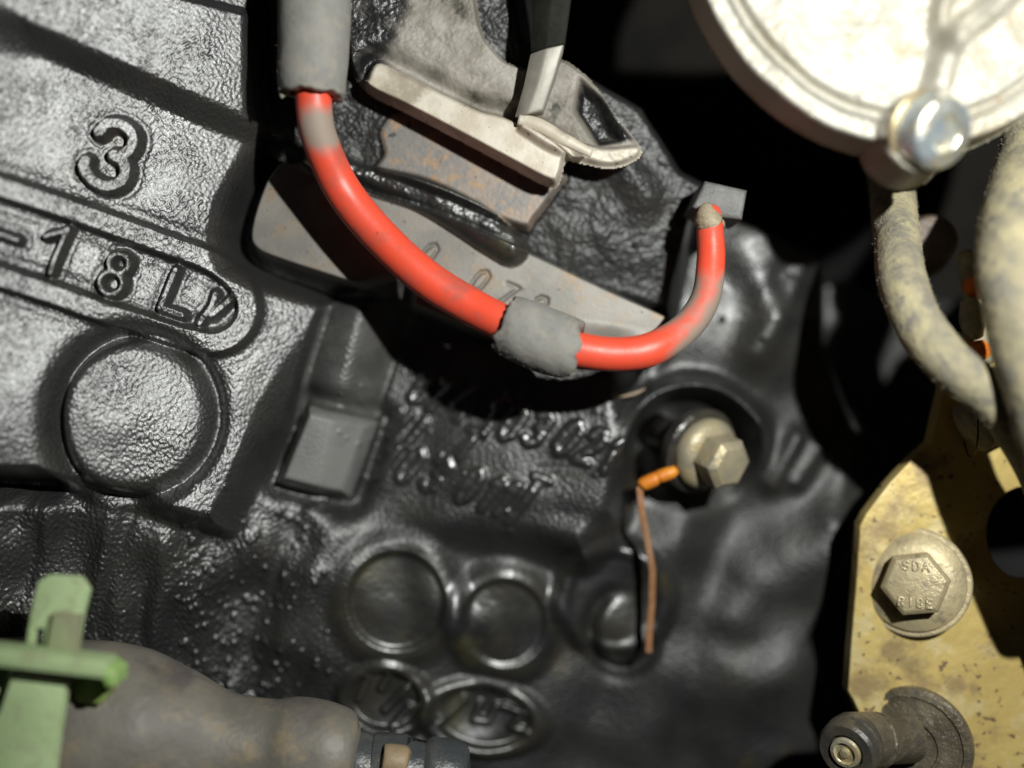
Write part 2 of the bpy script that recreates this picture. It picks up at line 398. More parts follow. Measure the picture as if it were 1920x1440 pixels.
# casting number, three rows
T1 = [('0', 791, 727), ('7', 826, 742), ('4', 872, 757), ('1', 928, 780), ('0', 962, 792), ('3', 1008, 802), ('0', 1062, 818), ('2', 1102, 832), ('1', 1140, 848)]
T2 = [('V', 742, 796), ('I', 778, 812), ('T', 878, 832)]
T3 = [('1', 724, 868), ('0', 768, 874), ('3', 818, 890), ('0', 882, 908), ('1', 922, 922), ('1', 950, 930), ('T', 984, 932)]
A14 = math.radians(19)
textd = []; tn = f.noise(22)
for row, w, h in ((T1, 31, 62), (T2, 28, 54), (T3, 29, 64)):
    for ch, ox, oy in row:
        hh = h*(1.5 if (ch == 'T' and h == 64) else 1); ca, sa = math.cos(A14), math.sin(A14); dg = dglyph(X, Y, ch, ox-w/2*ca+hh/2*sa, oy-w/2*sa-hh/2*ca, w, hh, A14, .32); textd.append((ch, dg))
        H += .066*np.clip(1-(dg/12.)**2, 0, 1)*(1+.05*tn)
# raised label panel under the text (its lower edge casts a line)
pan = dpoly(X, Y, [(720, 600), (1210, 680), (1150, 960), (1090, 1030), (640, 955)]); H += ss(55, -45, pan)*ss(1215, 1130, X)*(.24 + .0011*(Y-800) + .0032*(X-900))
# collar of the plug bolt
def disc(cx, cy, r, h, w, rim=0.0, ang=0, ry=None):
    global H
    d = dell(X, Y, cx, cy, r, ry or r, ang); H = H + h*ss(w, -w, d) + rim*np.exp(-(d/9.)**2); return d
dcol = dell(X, Y, 1292, 850, 128, 128); H += .55*np.exp(-((dcol)/20)**2)*ss(60, -80, Y-870) ; H -= .6*ss(4, -30, dcol)*ss(120, -60, Y-860)
# three core plugs, two ovals
dp1 = dell(X, Y, 745, 1125, 112, 112); H += .16*ss(34, -10, dp1) - .07*ss(-14, -30, dp1) + .02*np.exp(-((dp1+20)/7)**2)
dp2 = dell(X, Y, 945, 1165, 97, 100); H += .16*ss(30, -10, dp2) - .07*ss(-12, -28, dp2) + .02*np.exp(-((dp2+18)/7)**2)
dp3 = dell(X, Y, 1150, 1120, 100, 100); H += .26*ss(28, -8, dp3) - .06*ss(-10, -28, dp3)
dk = dell(X, Y, 1170, 1178, 60, 74, .15); H -= .22*np.exp(-((dk-4)/12)**2)*ss(-60, 60, (1170-X)+(Y-1178)+40)
do1 = dell(X, Y, 722, 1312, 84, 66, .1); H += .15*ss(16, -4, do1) - .15*ss(-8, -20, do1)
do2 = dell(X, Y, 905, 1345, 112, 66, .12); H += .15*ss(16, -4, do2) - .15*ss(-8, -20, do2)
ov1 = [dline(X, Y, [(690, 1272), (672, 1310)]), dline(X, Y, [(728, 1268), (715, 1290)]), dline(X, Y, [(762, 1290), (722, 1330)]), dline(X, Y, [(768, 1325), (738, 1360)])]
ov2 = [dline(X, Y, [(872, 1312), (828, 1352)]), dline(X, Y, [(900, 1322), (888, 1350), (915, 1352), (930, 1325)]), dline(X, Y, [(945, 1325), (980, 1335), (958, 1362), (985, 1368)])]
for dgl in ov1: H += .10*ss(11, 4, dgl)
for dgl in ov2: H += .09*ss(10, 3, dgl)
# broad lumps of the casting, lower right: (cx,cy,rx,ry,ang,height,width)
for cx, cy, rx, ry, an, hh, ww in ((1500, 1110, 120, 190, .45, 1.0, 80), (1440, 1330, 120, 150, .5, .9, 70), (1270, 1010, 55, 120, .25, .6, 60), (1230, 1330, 70, 220, .35, .45, 60),
                                   (1400, 620, 110, 90, .2, .5, 60), (1080, 1000, 60, 30, .3, .15, 20), (1000, 960, 220, 30, .12, -.15, 25), (1140, 440, 80, 60, .4, .15, 40),
                                   (1420, 470, 70, 60, .2, .75, 40), (1600, 1010, 110, 50, -.6, .4, 40)):
    d = dell(X, Y, cx, cy, rx, ry, an); H += hh*.5*ss(ww*.85, -ww*1.1, d)
for p, q, w, hh in (((1490, 530), (1530, 460), 18, .4), ((1430, 552), (1470, 558), 22, .4), ((1410, 660), (1445, 600), 24, .45), ((1445, 905), (1490, 820), 14, .3), ((1490, 900), (1530, 840), 14, .28),
                    ((1545, 960), (1600, 850), 22, .3), ((1240, 660), (1200, 740), 14, .2), ((1300, 750), (1400, 790), 24, .5), ((1150, 320), (1200, 390), 20, .35), ((1395, 1085), (1370, 1150), 34, .26),
                    ((1470, 1020), (1590, 985), 32, .22), ((1340, 1240), (1310, 1290), 34, .24), ((580, 1080), (540, 1200), 26, .3), ((340, 1010), (300, 1180), 30, .25)):
    d = dseg(X, Y, p, q); H += hh*np.exp(-(d/(w*1.4))**2)*.65
# drop away at the right of the block (dark gap) and under the white housing
rt = dpoly(X, Y, [(1560, 300), (1555, 640), (1600, 760), (1690, 845), (1610, 980), (1520, 1190), (1580, 1330), (1480, 1700), (2400, 1700), (2400, -400), (1500, -400), (1420, 300)])
H -= 2.6*ss(25, -60, rt)
ur = dpoly(X, Y, [(1200, 220), (1270, 330), (1400, 400), (1560, 480), (2400, 600), (2400, -400), (900, -400), (1000, 100)]); H -= 9*ss(30, -130, ur)
# grain of the cast skin; machined faces stay clean
clean = np.maximum(padm, apm)
grain_w = (1-clean)*(.25+.75*ss(1250, 350, X))*(1-.55*lm)
rough_text = ss(30, -30, pan)
smooth_low = ss(620, 720, X)*ss(930, 1000, Y)
lmask = np.zeros_like(X)
for ch, dg in textd: lmask = np.maximum(lmask, ss(14, 8, dg))
grain_w = grain_w*(1-.85*smooth_low)*(1-.85*lmask)
gn = f.noise(8.5, 1.35, math.radians(68), .35); H += grain_w*(.0034*gn*(.9+.4*np.tanh(f.noise(200))) + .0007*f.noise(70))
H += rough_text*.0014*f.noise(16)*(1-.8*lmask)
H += leftlow*(1-pm)*.004*f.noise(15)
f.H = H
f.dull = ss(10, -20, pan)*.22 + .75*cbm*(1-padm)*(pan > 20) + (Y > 600)*ss(1150, 1330, X+.35*(Y-900))*.8 + .55*ss(930, 1000, Y)*ss(560, 680, X)*(1-ss(1150, 1330, X+.35*(Y-900)))
# drops of oil: small proud beads, mostly by the casting number and along the flange edge
beads = [(1008, 778), (1015, 818), (975, 740), (1085, 843), (880, 800), (818, 868), (798, 905), (812, 915), (922, 905), (953, 912), (985, 915), (967, 955), (735, 840), (728, 788), (870, 885), (715, 802), (965, 962), (955, 990), (985, 830), (1110, 770), (1350, 600), (1420, 640), (1250, 575), (1180, 470), (1330, 555)]
for i in range(150):
    beads.append((rnd.uniform(330, 560), rnd.uniform(960, 1330))); beads.append((rnd.uniform(640, 1230), rnd.uniform(700, 960)) if i < 40 else (rnd.uniform(330, 620), rnd.uniform(900, 1330)))
for bx_, by_ in beads[:220]:
    r = rnd.uniform(3, 6.5); i0 = int((by_-f.ys[0])/f.step); j0 = int((bx_-f.xs[0])/f.step); a = slice(i0-5, i0+6), slice(j0-5, j0+6)
    if lmask[i0, j0] > .1: continue
    f.H[a] += .05*np.exp(-(((X[a]-bx_)**2+(Y[a]-by_)**2)/r**2))
# labels
lab = f.lab
def setl(n, mask): lab[mask] = n
setl(1, dsl < 27)
setl(2, d3 < 21); setl(3, d1 < 13); setl(4, dd < 13); setl(5, d8 < 13); setl(6, dL < 14); setl(7, dY < 13)
setl(8, rbz < 140); setl(10, sdap < 2); setl(9, sdpad < 2); setl(11, (ribm > .3))
setl(12, vrm > .35); setl(13, sdl < 8)
n = 14; names = {}
for ch, dg in textd:
    setl(n, dg < 12); names[n] = ch; n += 1
setl(40, dp1 < 10); setl(41, dp2 < 8); setl(42, dp3 < 8); setl(43, dk < 2); setl(44, do1 < 6); setl(45, do2 < 6)
for k, dg in enumerate(ov1): setl(46+k, dg < 10)
for k, dg in enumerate(ov2): setl(50+k, dg < 9)
block = thing('engine_block', 'black oily cast iron engine block filling the background, with a raised 3 and cast numbers', 'engine block', (960, 720, -3.5))
mats = {0: ('casting', black, None, None), 1: ('oval_border', black, None, 'raised border round the cast letters'), 2: ('numeral', black, None, 'raised numeral 3'),
        3: ('numeral', black, None, 'raised numeral 1 inside the oval border'), 4: ('dash', black, None, None), 5: ('numeral', black, None, 'raised numeral 8 inside the oval border'),
        6: ('letter', black, None, 'raised letter L inside the oval border'), 7: ('letter', black, None, 'smeared last letter inside the oval border'), 8: ('round_boss', black, None, 'flat round boss below the oval border'),
        9: ('machined_pad', machined, None, 'bare grey machined pad with stamped digits'), 10: ('machined_pad', rusty_pad, None, 'rust-flecked machined pad under the aluminium flange'),
        11: ('divider_rib', black_smooth, None, None), 12: ('rib', rib_paint, None, 'rounded upright rib'), 13: ('square_lug', black_lug, None, 'grey square lug'),
        40: ('core_plug', black_smooth, None, None), 41: ('core_plug', black_smooth, None, None), 42: ('core_plug', black_smooth, None, None), 43: ('plug_head', black_smooth, 42, None),
        44: ('oval_stamp', black_smooth, None, None), 45: ('oval_stamp', black_smooth, None, None)}
for k, ch in names.items(): mats[k] = ('numeral' if ch.isdigit() else 'letter', wet, None, 'raised %s of the casting number' % ch)
for k in range(len(ov1)): mats[46+k] = ('letter', black_smooth, 44, None)
for k in range(len(ov2)): mats[50+k] = ('letter', black_smooth, 45, None)
order = sorted(mats, key=lambda k: (k in (43,) or k >= 46, k)); mats = {k: mats[k] for k in order}
build_field(f, macro, mats, block)

bay_m = mat('shade_black_bay', (.010, .010, .010), (.018, .016, .014), rough=1.0, spec=0.05, nscale=.4)  # backing sheet behind the gaps; their deep shade is put into its black
bm = bmesh.new(); bmesh.ops.create_grid(bm, x_segments=40, y_segments=40, size=22)
for v in bm.verts: v.co.z = -6 + .3*math.sin(v.co.x*1.1)*math.cos(v.co.y*.9)
bay = bmobj('shade_backing_sheet', bm, bay_m); bay['kind'] = 'structure'
# ================================================================ ALUMINIUM FLANGE
alu = mat('sooty_cast_aluminium', (.33, .305, .265), (.20, .18, .15), None, rough=.55, rvar=.08, metal=.0, spec=.4, nscale=1.2, lo=.4, hi=.62, bumps=((10, .012), (28, .005)), second=((.05, .045, .03), 1.0, .57, .66), attr='soot', attr_col=(.012, .012, .013), attr_rough=.3)
alu_ledge = mat('bare_aluminium_ledge', (.62, .57, .48), (.50, .44, .35), None, rough=.55, metal=.1, nscale=1.5, bumps=((14, .004), (3, .006)), specks=((.2, .16, .1), 6, .66), second=((.33, .29, .22), .9, .55, .68))
steel_light = mat('satin_steel', (.38, .36, .31), (.30, .28, .24), None, rough=.5, metal=.2, nscale=1.5, bumps=((6, .006),))
g = Field(600, -130, 1260, 380, 2.4, 8); gx, gy = g.X, g.Y
outl = cr([(610, -300), (610, -100), (645, 60), (655, 120), (690, 165), (760, 200), (860, 252), (950, 300), (1033, 342), (1052, 325), (1062, 292), (1095, 296), (1150, 305), (1195, 290), (1206, 270), (1180, 235), (1150, 195), (1118, 150), (1085, 118), (1050, 100), (1000, 118), (960, 110), (935, 95), (905, 55), (893, 0), (885, -100), (885, -300)], 4)
sg = dpoly(gx, gy, outl); m_ = ss(3, -8, sg)
ledge = cr([(683, 158), (705, 118), (750, 135), (840, 178), (900, 205), (960, 222), (1060, 285), (1040, 350), (940, 310), (800, 235), (690, 175)], 4)
sl = dpoly(gx, gy, ledge); ml = ss(10, -10, sl)
top = .60 + .0008*(Y[0, 0]*0+ (200-gy)) - .0006*(gx-800) + .010*g.noise(90) + .0025*g.noise(18) + .002*g.noise(11)
top = top - .25*np.exp(-((sl-16)/16)**2)*(gy < 200+.45*(gx-800)) 
top = top*(1-ml) + ml*(.84 + .0*gx)
arm = dpoly(gx, gy, cr([(975, 212), (1060, 250), (1130, 272), (1200, 268), (1195, 292), (1130, 304), (1040, 285), (975, 245)], 4)); top += .22*ss(8, -6, arm)
hollow = dpoly(gx, gy, [(1092, 140), (1130, 175), (1165, 250), (1125, 255), (1085, 200)]); top -= .30*ss(12, -12, hollow)
g.H = .36*(1-m_) + top*m_
flange = thing('cast_flange', 'sooty light grey aluminium flange edge beside the black rubber-sleeved red cable', 'flange', (860, 150, 0))
g.lab[:] = 0; g.lab[sl < 3] = 1; g.lab[arm < 2] = 2
o = build_field(g, .8, {0: ('flange_body', alu, None, 'soot-stained rough face'), 1: ('ledge', alu_ledge, None, 'bare bright ledge'), 2: ('lip', alu_ledge, None, None)}, flange, cut=(sg < .8))
me = o[0].data; co = np.zeros(len(me.vertices)*3, np.float32); me.vertices.foreach_get('co', co); co = co.reshape(-1, 3)/S + np.array(flange.location)/S
kx = co[:, 0]*100*D/(D-.8)+960; ky = 720-co[:, 1]*100*D/(D-.8)
soot = np.maximum(ss(50, -20, dpoly(kx, ky, [(560, -300), (745, -300), (760, 20), (720, 90), (690, 140), (600, 160)])), ss(12, -6, dpoly(kx, ky, [(1092, 140), (1130, 165), (1190, 250), (1130, 262), (1085, 190)])))
soot = np.maximum(soot, .45*ss(40, 0, dpoly(kx, ky, [(740, 60), (800, 40), (830, 150), (760, 110)])))
a = me.attributes.new('soot', 'FLOAT', 'POINT'); a.data.foreach_set('value', soot.astype(np.float32))

# bent steel tab standing on the flange
tab = thing('bent_steel_tab', 'bent steel tab with a pale front face rising from the aluminium flange', 'bracket', (1000, 215, 1))
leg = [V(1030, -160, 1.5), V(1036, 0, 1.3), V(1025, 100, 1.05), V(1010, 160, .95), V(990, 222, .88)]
def quadring(c, w, t): return [c+Vector((-w, 0, 0)), c+Vector((-w*.05, .02, t)), c+Vector((w, .10, t*.95)), c+Vector((w*1.05, .1, -t))]
def tabseg(name, idx, m):
    bm = bmesh.new(); ring = []
    for c, w in idx: ring.append([bm.verts.new(p) for p in quadring(c, w, .22)])
    for A_, B_ in zip(ring, ring[1:]):
        for k in range(4): bm.faces.new((A_[k], A_[(k+1) % 4], B_[(k+1) % 4], B_[k]))
    bm.faces.new(ring[0]); bm.faces.new(ring[-1]); bmesh.ops.recalc_face_normals(bm, faces=bm.faces)
    bmesh.ops.bevel(bm, geom=bm.edges[:], offset=.035, segments=2, profile=.5, affect='EDGES'); bmobj(name, bm, m, tab, angle=40)
tabseg('upright', list(zip(leg[2:], (.30, .28, .26))), steel_light)
tabseg('shaded_upper_end', list(zip(leg[:3], (.34, .33, .31))), mat('shaded_olive_steel', (.012, .012, .009), (.02, .02, .015), rough=.8, spec=.2, nscale=2, bumps=((8, .01),)))  # upper end of the same tab; the shadow on it is painted as dark colour
bm = tube_bm([(972, 224, .95, .10), (1010, 234, .96, .12), (1060, 262, .95, .11), (1110, 288, .9, .08)], flat=.6)
bmobj('foot', bm, alu_ledge, tab)

# ================================================================ WHITE HOUSING
alu_white = mat('pale_cast_aluminium', (.50, .475, .405), (.43, .395, .315), None, rough=.5, metal=.12, spec=.5, nscale=.55, lo=.45, hi=.62, bumps=((9, .010), (2.2, .03)), specks=((.36, .24, .12), 3.2, .71), second=((.40, .33, .21), .9, .56, .68))
h = Field(1150, -130, 2100, 420, 3.2, 9); hx, hy = h.X, h.Y
r_ = np.hypot(hx-1712, (hy+152)*1.0)
rr = r_ + 8*np.sin(np.arctan2(hy+152, hx-1712)*3+.5)
sdh = rr-424
lugd = np.hypot(hx-1722, hy-258)-78; sdo = np.minimum(sdh, lugd)
mh = ss(4, -9, sdo)
tz = 3.0 + .0*hx + .02*h.noise(160) + .006*h.noise(30)
tz = tz + .22*ss(-36, -50, sdh) - .30*np.exp(-((sdh+56)/9)**2) - .0
tz = tz - .10*ss(-60, -74, sdh)
web = dline(hx, hy, cr([(1740, 200), (1755, 140), (1768, 95), (1800, 55), (1860, 10), (1930, -60)], 5)); tz = tz + .34*ss(34, 6, web)
web2 = dline(hx, hy, cr([(1768, 95), (1760, 30), (1790, -80)], 5)); tz = tz + .28*ss(30, 6, web2)
pool = dell(hx, hy, 1800, 30, 36, 60, .7); tz = tz - .22*ss(12, -20, pool)
tz = tz + .20*ss(6, -10, lugd) + .10*np.exp(-((lugd+4)/6)**2)
h.H = 2.2*(1-mh) + tz*mh
h.lab[:] = 0; h.lab[(sdh > -52) & (lugd > 6)] = 1; h.lab[lugd < 6] = 2; h.lab[(np.minimum(web, web2) < 26) & (h.lab == 0)] = 3
housing = thing('round_housing', 'bright pale aluminium round housing at the top right corner with raised rim', 'housing', (1600, 100, 1.3))
build_field(h, 3.0, {0: ('cover', alu_white, None, None), 1: ('rim', alu_white, None, None), 2: ('bolt_lug', alu_white, None, None), 3: ('web', alu_white, None, None)}, housing, cut=(sdo < 3))
# side skirt of the housing reaching down, its shade painted into the colour
shaded_alu = mat('shaded_aluminium', (.022, .018, .016), (.035, .027, .022), rough=.6, nscale=.8, bumps=((8, .02),))
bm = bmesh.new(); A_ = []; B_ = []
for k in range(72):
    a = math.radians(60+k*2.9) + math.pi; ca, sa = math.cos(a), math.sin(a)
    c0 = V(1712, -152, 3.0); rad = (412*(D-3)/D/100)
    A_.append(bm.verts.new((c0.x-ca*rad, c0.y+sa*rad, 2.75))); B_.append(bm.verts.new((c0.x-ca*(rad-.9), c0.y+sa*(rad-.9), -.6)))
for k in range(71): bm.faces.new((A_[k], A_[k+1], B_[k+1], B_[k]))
bmobj('side_wall', bm, shaded_alu, housing)
# zinc bolt on the housing
zinc = mat('iridescent_zinc', (.60, .66, .70), (.72, .66, .50), (.42, .55, .66), rough=.34, rvar=.1, metal=.75, nscale=1.2, lo=.4, hi=.6, bumps=((3.0, .05), (12, .01)), second=((.55, .36, .12), 1.3, .60, .68))
zb = thing('housing_bolt', 'shiny zinc round-head bolt on the lower lug of the pale housing', 'bolt', (1738, 245, 3.1))
base = V(1722, 244, 3.05); axis = (.42, -.34, 1)
bmobj('washer', lathe_bm([(0, 0), (.62, 0), (.64, .03), (.64, .10), (.60, .13), (0, .13)], base, axis), mat('dull_brass_washer', (.50, .40, .24), (.36, .27, .15), rough=.4, metal=.6, nscale=2, bumps=((8, .01),)), zb, angle=35)
bmobj('head', lathe_bm([(0, .13), (.56, .13), (.57, .2), (.57, .48), (.54, .55), (.48, .585), (.30, .60), (.26, .57), (.22, .50), (0, .48)], base, axis, 64), zinc, zb, angle=40)

# ================================================================ RED CABLE
red = mat('red_cable_insulation', (.85, .085, .040), (.80, .09, .045), None, rough=.42, rvar=.05, spec=.6, nscale=1.2, bumps=((5, .006),), attr='dirt', attr_col=(.30, .235, .19), attr_rough=.7, specks=((.12, .04, .03), 4.5, .70), second=((.50, .10, .07), 1.7, .5, .75))
sleeve_m = mat('grey_rubber_sleeve', (.23, .225, .21), (.27, .26, .24), (.30, .27, .22), rough=.75, rvar=.08, spec=.3, nscale=2.0, bumps=((12, .012), (34, .008)))
cpath = [(585, -120, 1.6, 0.312), (586, 60, 1.6, 0.312), (588, 190, 1.55, 0.312), (600, 262, 1.45, 0.316), (640, 352, 1.1, 0.326), (705, 435, 1.05, 0.335), (790, 515, 1.15, 0.335), (880, 573, 1.25, 0.330), (960, 612, 1.45, 0.321), (1060, 650, 1.5, 0.307), (1150, 664, 1.5, 0.302), (1220, 655, 1.45, 0.298), (1285, 615, 1.15, 0.279), (1322, 560, .9, 0.265), (1333, 490, .7, 0.256), (1331, 430, .6, 0.242), (1330, 395, .45, 0.205)]
def dirt(px, py, s, a):
    v = max(0, 1-math.hypot((px-594)/40, (py-246)/72)) * (.85 + .75*math.cos(a+2.2))
    d2 = max(0, 1.25-abs(math.hypot((px-1305)/100, (py-590)/82)))
    v = max(v, min(1.25, d2*2.2) * (.72 + .28*math.cos(2*a+1.2)))
    return v
cable = thing('red_cable', 'thick red insulated cable curving across the block, dirt-smeared near both ends', 'cable', (800, 520, .5))
bm, vals = tube_bm(cpath, 10, 28, wob=.012, attrf=dirt)
ob = bmobj('insulation', bm, red, cable); a = ob.data.attributes.new('dirt', 'FLOAT', 'POINT'); a.data.foreach_set('value', vals)
def slv(ax_amp):
    return lambda s, a: 1 + ax_amp*math.sin(3*a+1)*.5 + (.05*math.sin(9*s*3.1) if 0 < s < 1 else 0)
spath = [(592, -140, 1.6, .60), (590, 0, 1.6, .62), (588, 90, 1.6, .60), (585, 150, 1.57, .585), (584, 178, 1.56, .56)]
def hollow_sleeve(name, path, m, parent, wob, thick=.10, jag=.05, seed=3, n=14):
    r = random.Random(seed); Q = catmull(path, n); P = [V(*q[:3]) for q in Q]; F = frames(P); sides = 40; bm = bmesh.new(); outer = []; inner = []
    ja = [r.uniform(-1, 1)*jag for _ in range(sides)]; jb = [r.uniform(-1, 1)*jag for _ in range(sides)]
    ja = [(ja[i]+ja[i-1]+ja[(i+1) % sides])/2 for i in range(sides)]; jb = [(jb[i]+jb[i-1]+jb[(i+1) % sides])/2 for i in range(sides)]
    for i, (p, q, fr) in enumerate(zip(P, Q, F)):
        s = i/(len(P)-1); o_, n_ = [], []
        for k in range(sides):
            a = 2*math.pi*k/sides; rad = q[3]*(1+wob*(math.sin(2*a+4*s)+.5*math.sin(11*s+a)+.4*math.sin(5*a-23*s)))
            off = fr[0]*(ja[k]*max(0, 1-s*4) + jb[k]*max(0, 1-(1-s)*4)); dd_ = fr[1]*math.cos(a)+fr[2]*math.sin(a)
            edge = min(s, 1-s)*(len(P)-1); rr_ = rad - (.035 if edge < .5 else 0)
            o_.append(bm.verts.new(p+off+dd_*rr_)); n_.append(bm.verts.new(p+off+dd_*(rad-thick)))
        outer.append(o_); inner.append(n_)
    for R, flip in ((outer, 0), (inner, 1)):
        for A1, B1 in zip(R, R[1:]):
            for k in range(sides):
                v = (A1[k], A1[(k+1) % sides], B1[(k+1) % sides], B1[k]); bm.faces.new(v if not flip else v[::-1])
    for O, I in ((outer[0], inner[0]), (outer[-1], inner[-1])):
        for k in range(sides): bm.faces.new((O[k], O[(k+1) % sides], I[(k+1) % sides], I[k]))
    return bmobj(name, bm, m, parent)
sl1 = thing('rubber_sleeve', 'long grey rubber sleeve over the upper end of the red cable at the top edge', 'cable sleeve', (590, 90, 1))
hollow_sleeve('tube', spath, sleeve_m, sl1, .012, thick=.2)
fib = mat('pale_fibre', (.36, .33, .25), rough=.8)
bm = tube_bm([(540, 168, 1.7, .05), (530, 176, 1.7, .06), (528, 184, 1.68, .03)], 3, 6); bmobj('frayed_bit', bm, fib, sl1)
fuzz('fuzz', spath, sleeve_m, sl1, 500, .06, .004, 5)
s2 = [(948, 606, 1.42, .50), (975, 618, 1.46, .55), (1020, 638, 1.5, .56), (1060, 650, 1.5, .55), (1083, 655, 1.5, .49)]
sl2 = thing('foam_collar', 'short fuzzy grey collar round the middle of the red cable', 'cable sleeve', (1020, 640, 1))
hollow_sleeve('collar', s2, sleeve_m, sl2, .02, thick=.2, jag=.07, seed=8)
fuzz('fuzz', s2, mat('grey_fuzz', (.24, .23, .22), rough=.8), sl2, 1500, .06, .0035, 6)

# terminal cap at the end of the cable
term = thing('terminal_cap', 'small square grey rubber cap where the red cable ends', 'connector', (1352, 385, 0))
cap_m = mat('grey_cap_rubber', (.11, .108, .105), (.16, .155, .148), rough=.55, nscale=2, bumps=((10, .02),))
bmobj('cap', prism_bm([(1322, 338), (1402, 356), (1392, 412), (1332, 405), (1298, 388)], -.6, .55, .07, 3), cap_m, term, angle=50)
solder = mat('dirty_cream_seal', (.42, .36, .25), (.30, .24, .16), rough=.6, nscale=3, bumps=((8, .03),))
bmobj('seal', tube_bm([(1328, 385, .62, .06), (1324, 396, .7, .17), (1327, 412, .66, .25), (1330, 420, .62, .24)], 5, 16, wob=.08), solder, term)
bmobj('bead', tube_bm([(1342, 416, .55, .03), (1350, 420, .55, .10), (1358, 425, .5, .03)], 4, 12), solder, term)

# ================================================================ PLUG BOLT, COPPER TAG
beige_metal = mat('yellow_zinc_dirty', (.40, .35, .235), (.29, .26, .19), (.46, .37, .20), rough=.48, rvar=.08, metal=.25, nscale=1.3, bumps=((5, .02), (14, .008)), second=((.06, .05, .04), 1.2, .60, .72))
def hex_bm(base, axis, r, h0, h1, roll=0.0, chamfer=.05, dome=.0):
    ax = Vector(axis).normalized(); n = ax.orthogonal().normalized(); b = ax.cross(n); bm = bmesh.new(); base = Vector(base); R = []
    for rr_, hh in ((r, h0), (r, h1-chamfer), (r-chamfer*1.3, h1)):
        R.append([bm.verts.new(base+ax*hh+(n*math.cos(roll+math.pi/3*k)+b*math.sin(roll+math.pi/3*k))*rr_) for k in range(6)])
    for A1, B1 in zip(R, R[1:]):
        for k in range(6): bm.faces.new((A1[k], A1[(k+1) % 6], B1[(k+1) % 6], B1[k]))
    bm.faces.new(R[-1]); bm.faces.new(R[0])
    bmesh.ops.recalc_face_normals(bm, faces=bm.faces); bmesh.ops.bevel(bm, geom=bm.edges[:], offset=.02, segments=2, profile=.5, affect='EDGES')
    return bm
pb = thing('flange_bolt', 'yellowish hex bolt with a domed collar holding the copper strip', 'bolt', (1320, 850, -1.5))
ax2 = Vector((.62, -.32, 1)); b2 = V(1322, 850, -.9)
washer_dark = mat('oily_dark_washer', (.03, .028, .026), (.05, .045, .035), rough=.3, nscale=2, bumps=((6, .02),))
bmobj('washer', lathe_bm([(0, -.35), (.84, -.35), (.86, -.3), (.86, -.12), (.80, -.06), (0, -.06)], b2, ax2), washer_dark, pb, angle=35)
bmobj('collar', lathe_bm([(0, -.06), (.70, -.06), (.72, 0), (.71, .10), (.63, .20), (.5, .27), (0, .28)], b2, ax2), beige_metal, pb, angle=60)
bmobj('hex_head', hex_bm(b2, ax2, .53, .2, .80, .35, .11), beige_metal, pb, angle=35)
bmobj('shank', lathe_bm([(0, -1.6), (.35, -1.6), (.35, -.3), (0, -.3)], b2, ax2, 24), washer_dark, pb)

copper = mat('dull_copper', (.60, .34, .20), (.50, .24, .11), None, rough=.42, metal=.55, nscale=1.2, bumps=((8, .01),))
orange_ins = mat('orange_barrel', (.80, .30, .03), (.70, .22, .02), rough=.45, nscale=2, bumps=((6, .015),))
tag = thing('copper_strip', 'thin copper strip with an orange barrel hanging from the hex bolt', 'terminal', (1210, 1000, -1.4))
bmobj('barrel', tube_bm([(1268, 880, -.65, .085), (1258, 886, -.65, .125), (1236, 894, -.66, .13), (1233, 897, -.66, .105), (1229, 898, -.66, .135), (1206, 908, -.68, .13), (1200, 912, -.68, .09)], 4, 16), orange_ins, tag)
def strip(pts, w, t):
    P = [V(*p) for p in pts]; F = frames(P); bm = bmesh.new(); R = []
    for p, fr in zip(P, F):
        side = fr[0].cross(Vector((0, 0, 1))).normalized(); up = side.cross(fr[0])
        R.append([bm.verts.new(p+side*a*w+up*b*t) for a, b in ((-1, -1), (1, -1), (1, 1), (-1, 1))])
    for A1, B1 in zip(R, R[1:]):
        for k in range(4): bm.faces.new((A1[k], A1[(k+1) % 4], B1[(k+1) % 4], B1[k]))
    bm.faces.new(R[0]); bm.faces.new(R[-1]); bmesh.ops.recalc_face_normals(bm, faces=bm.faces)
    bmesh.ops.bevel(bm, geom=bm.edges[:], offset=.015, segments=2, profile=.5, affect='EDGES'); return bm
bmobj('strip', strip([(1212, 903, -.68), (1199, 916, -.68), (1204, 965, -.75), (1214, 1015, -.85), (1223, 1070, -.95), (1222, 1130, -1.05), (1217, 1190, -1.1), (1216, 1224, -1.1)], .068, .03), copper, tag, angle=40)

# ================================================================ YELLOW BRACKET
yel = mat('yellow_passivated_plate', (.58, .44, .155), (.52, .385, .13), (.60, .50, .25), rough=.48, rvar=.1, metal=.25, nscale=.6, lo=.4, hi=.6, bumps=((6, .008), (1.5, .03)), specks=((.18, .12, .07), 5.5, .63), second=((.33, .24, .11), .8, .53, .66))
plate_o = thing('yellow_bracket', 'yellow zinc-plated steel bracket at the lower right with rust specks', 'bracket', (1750, 1150, -.5))
hole = [(1925+75*math.cos(a), 1000+88*math.sin(a)) for a in np.linspace(math.pi*.5, math.pi*1.5, 14)]
poly = [(1745, 830), (1775, 700), (1850, 560), (1990, 420), (2150, 420), (2150, 890)] + [(1990, 912)] + hole[::-1] + [(1990, 1088), (2150, 1100), (2150, 1600), (1700, 1600), (1640, 1400), (1600, 1312), (1590, 1295), (1597, 1200), (1606, 1090), (1613, 985), (1625, 962), (1668, 905), (1720, 850)]
bmobj('plate', prism_bm(poly, -.5, -.15, .03, 3), yel, plate_o, angle=40)
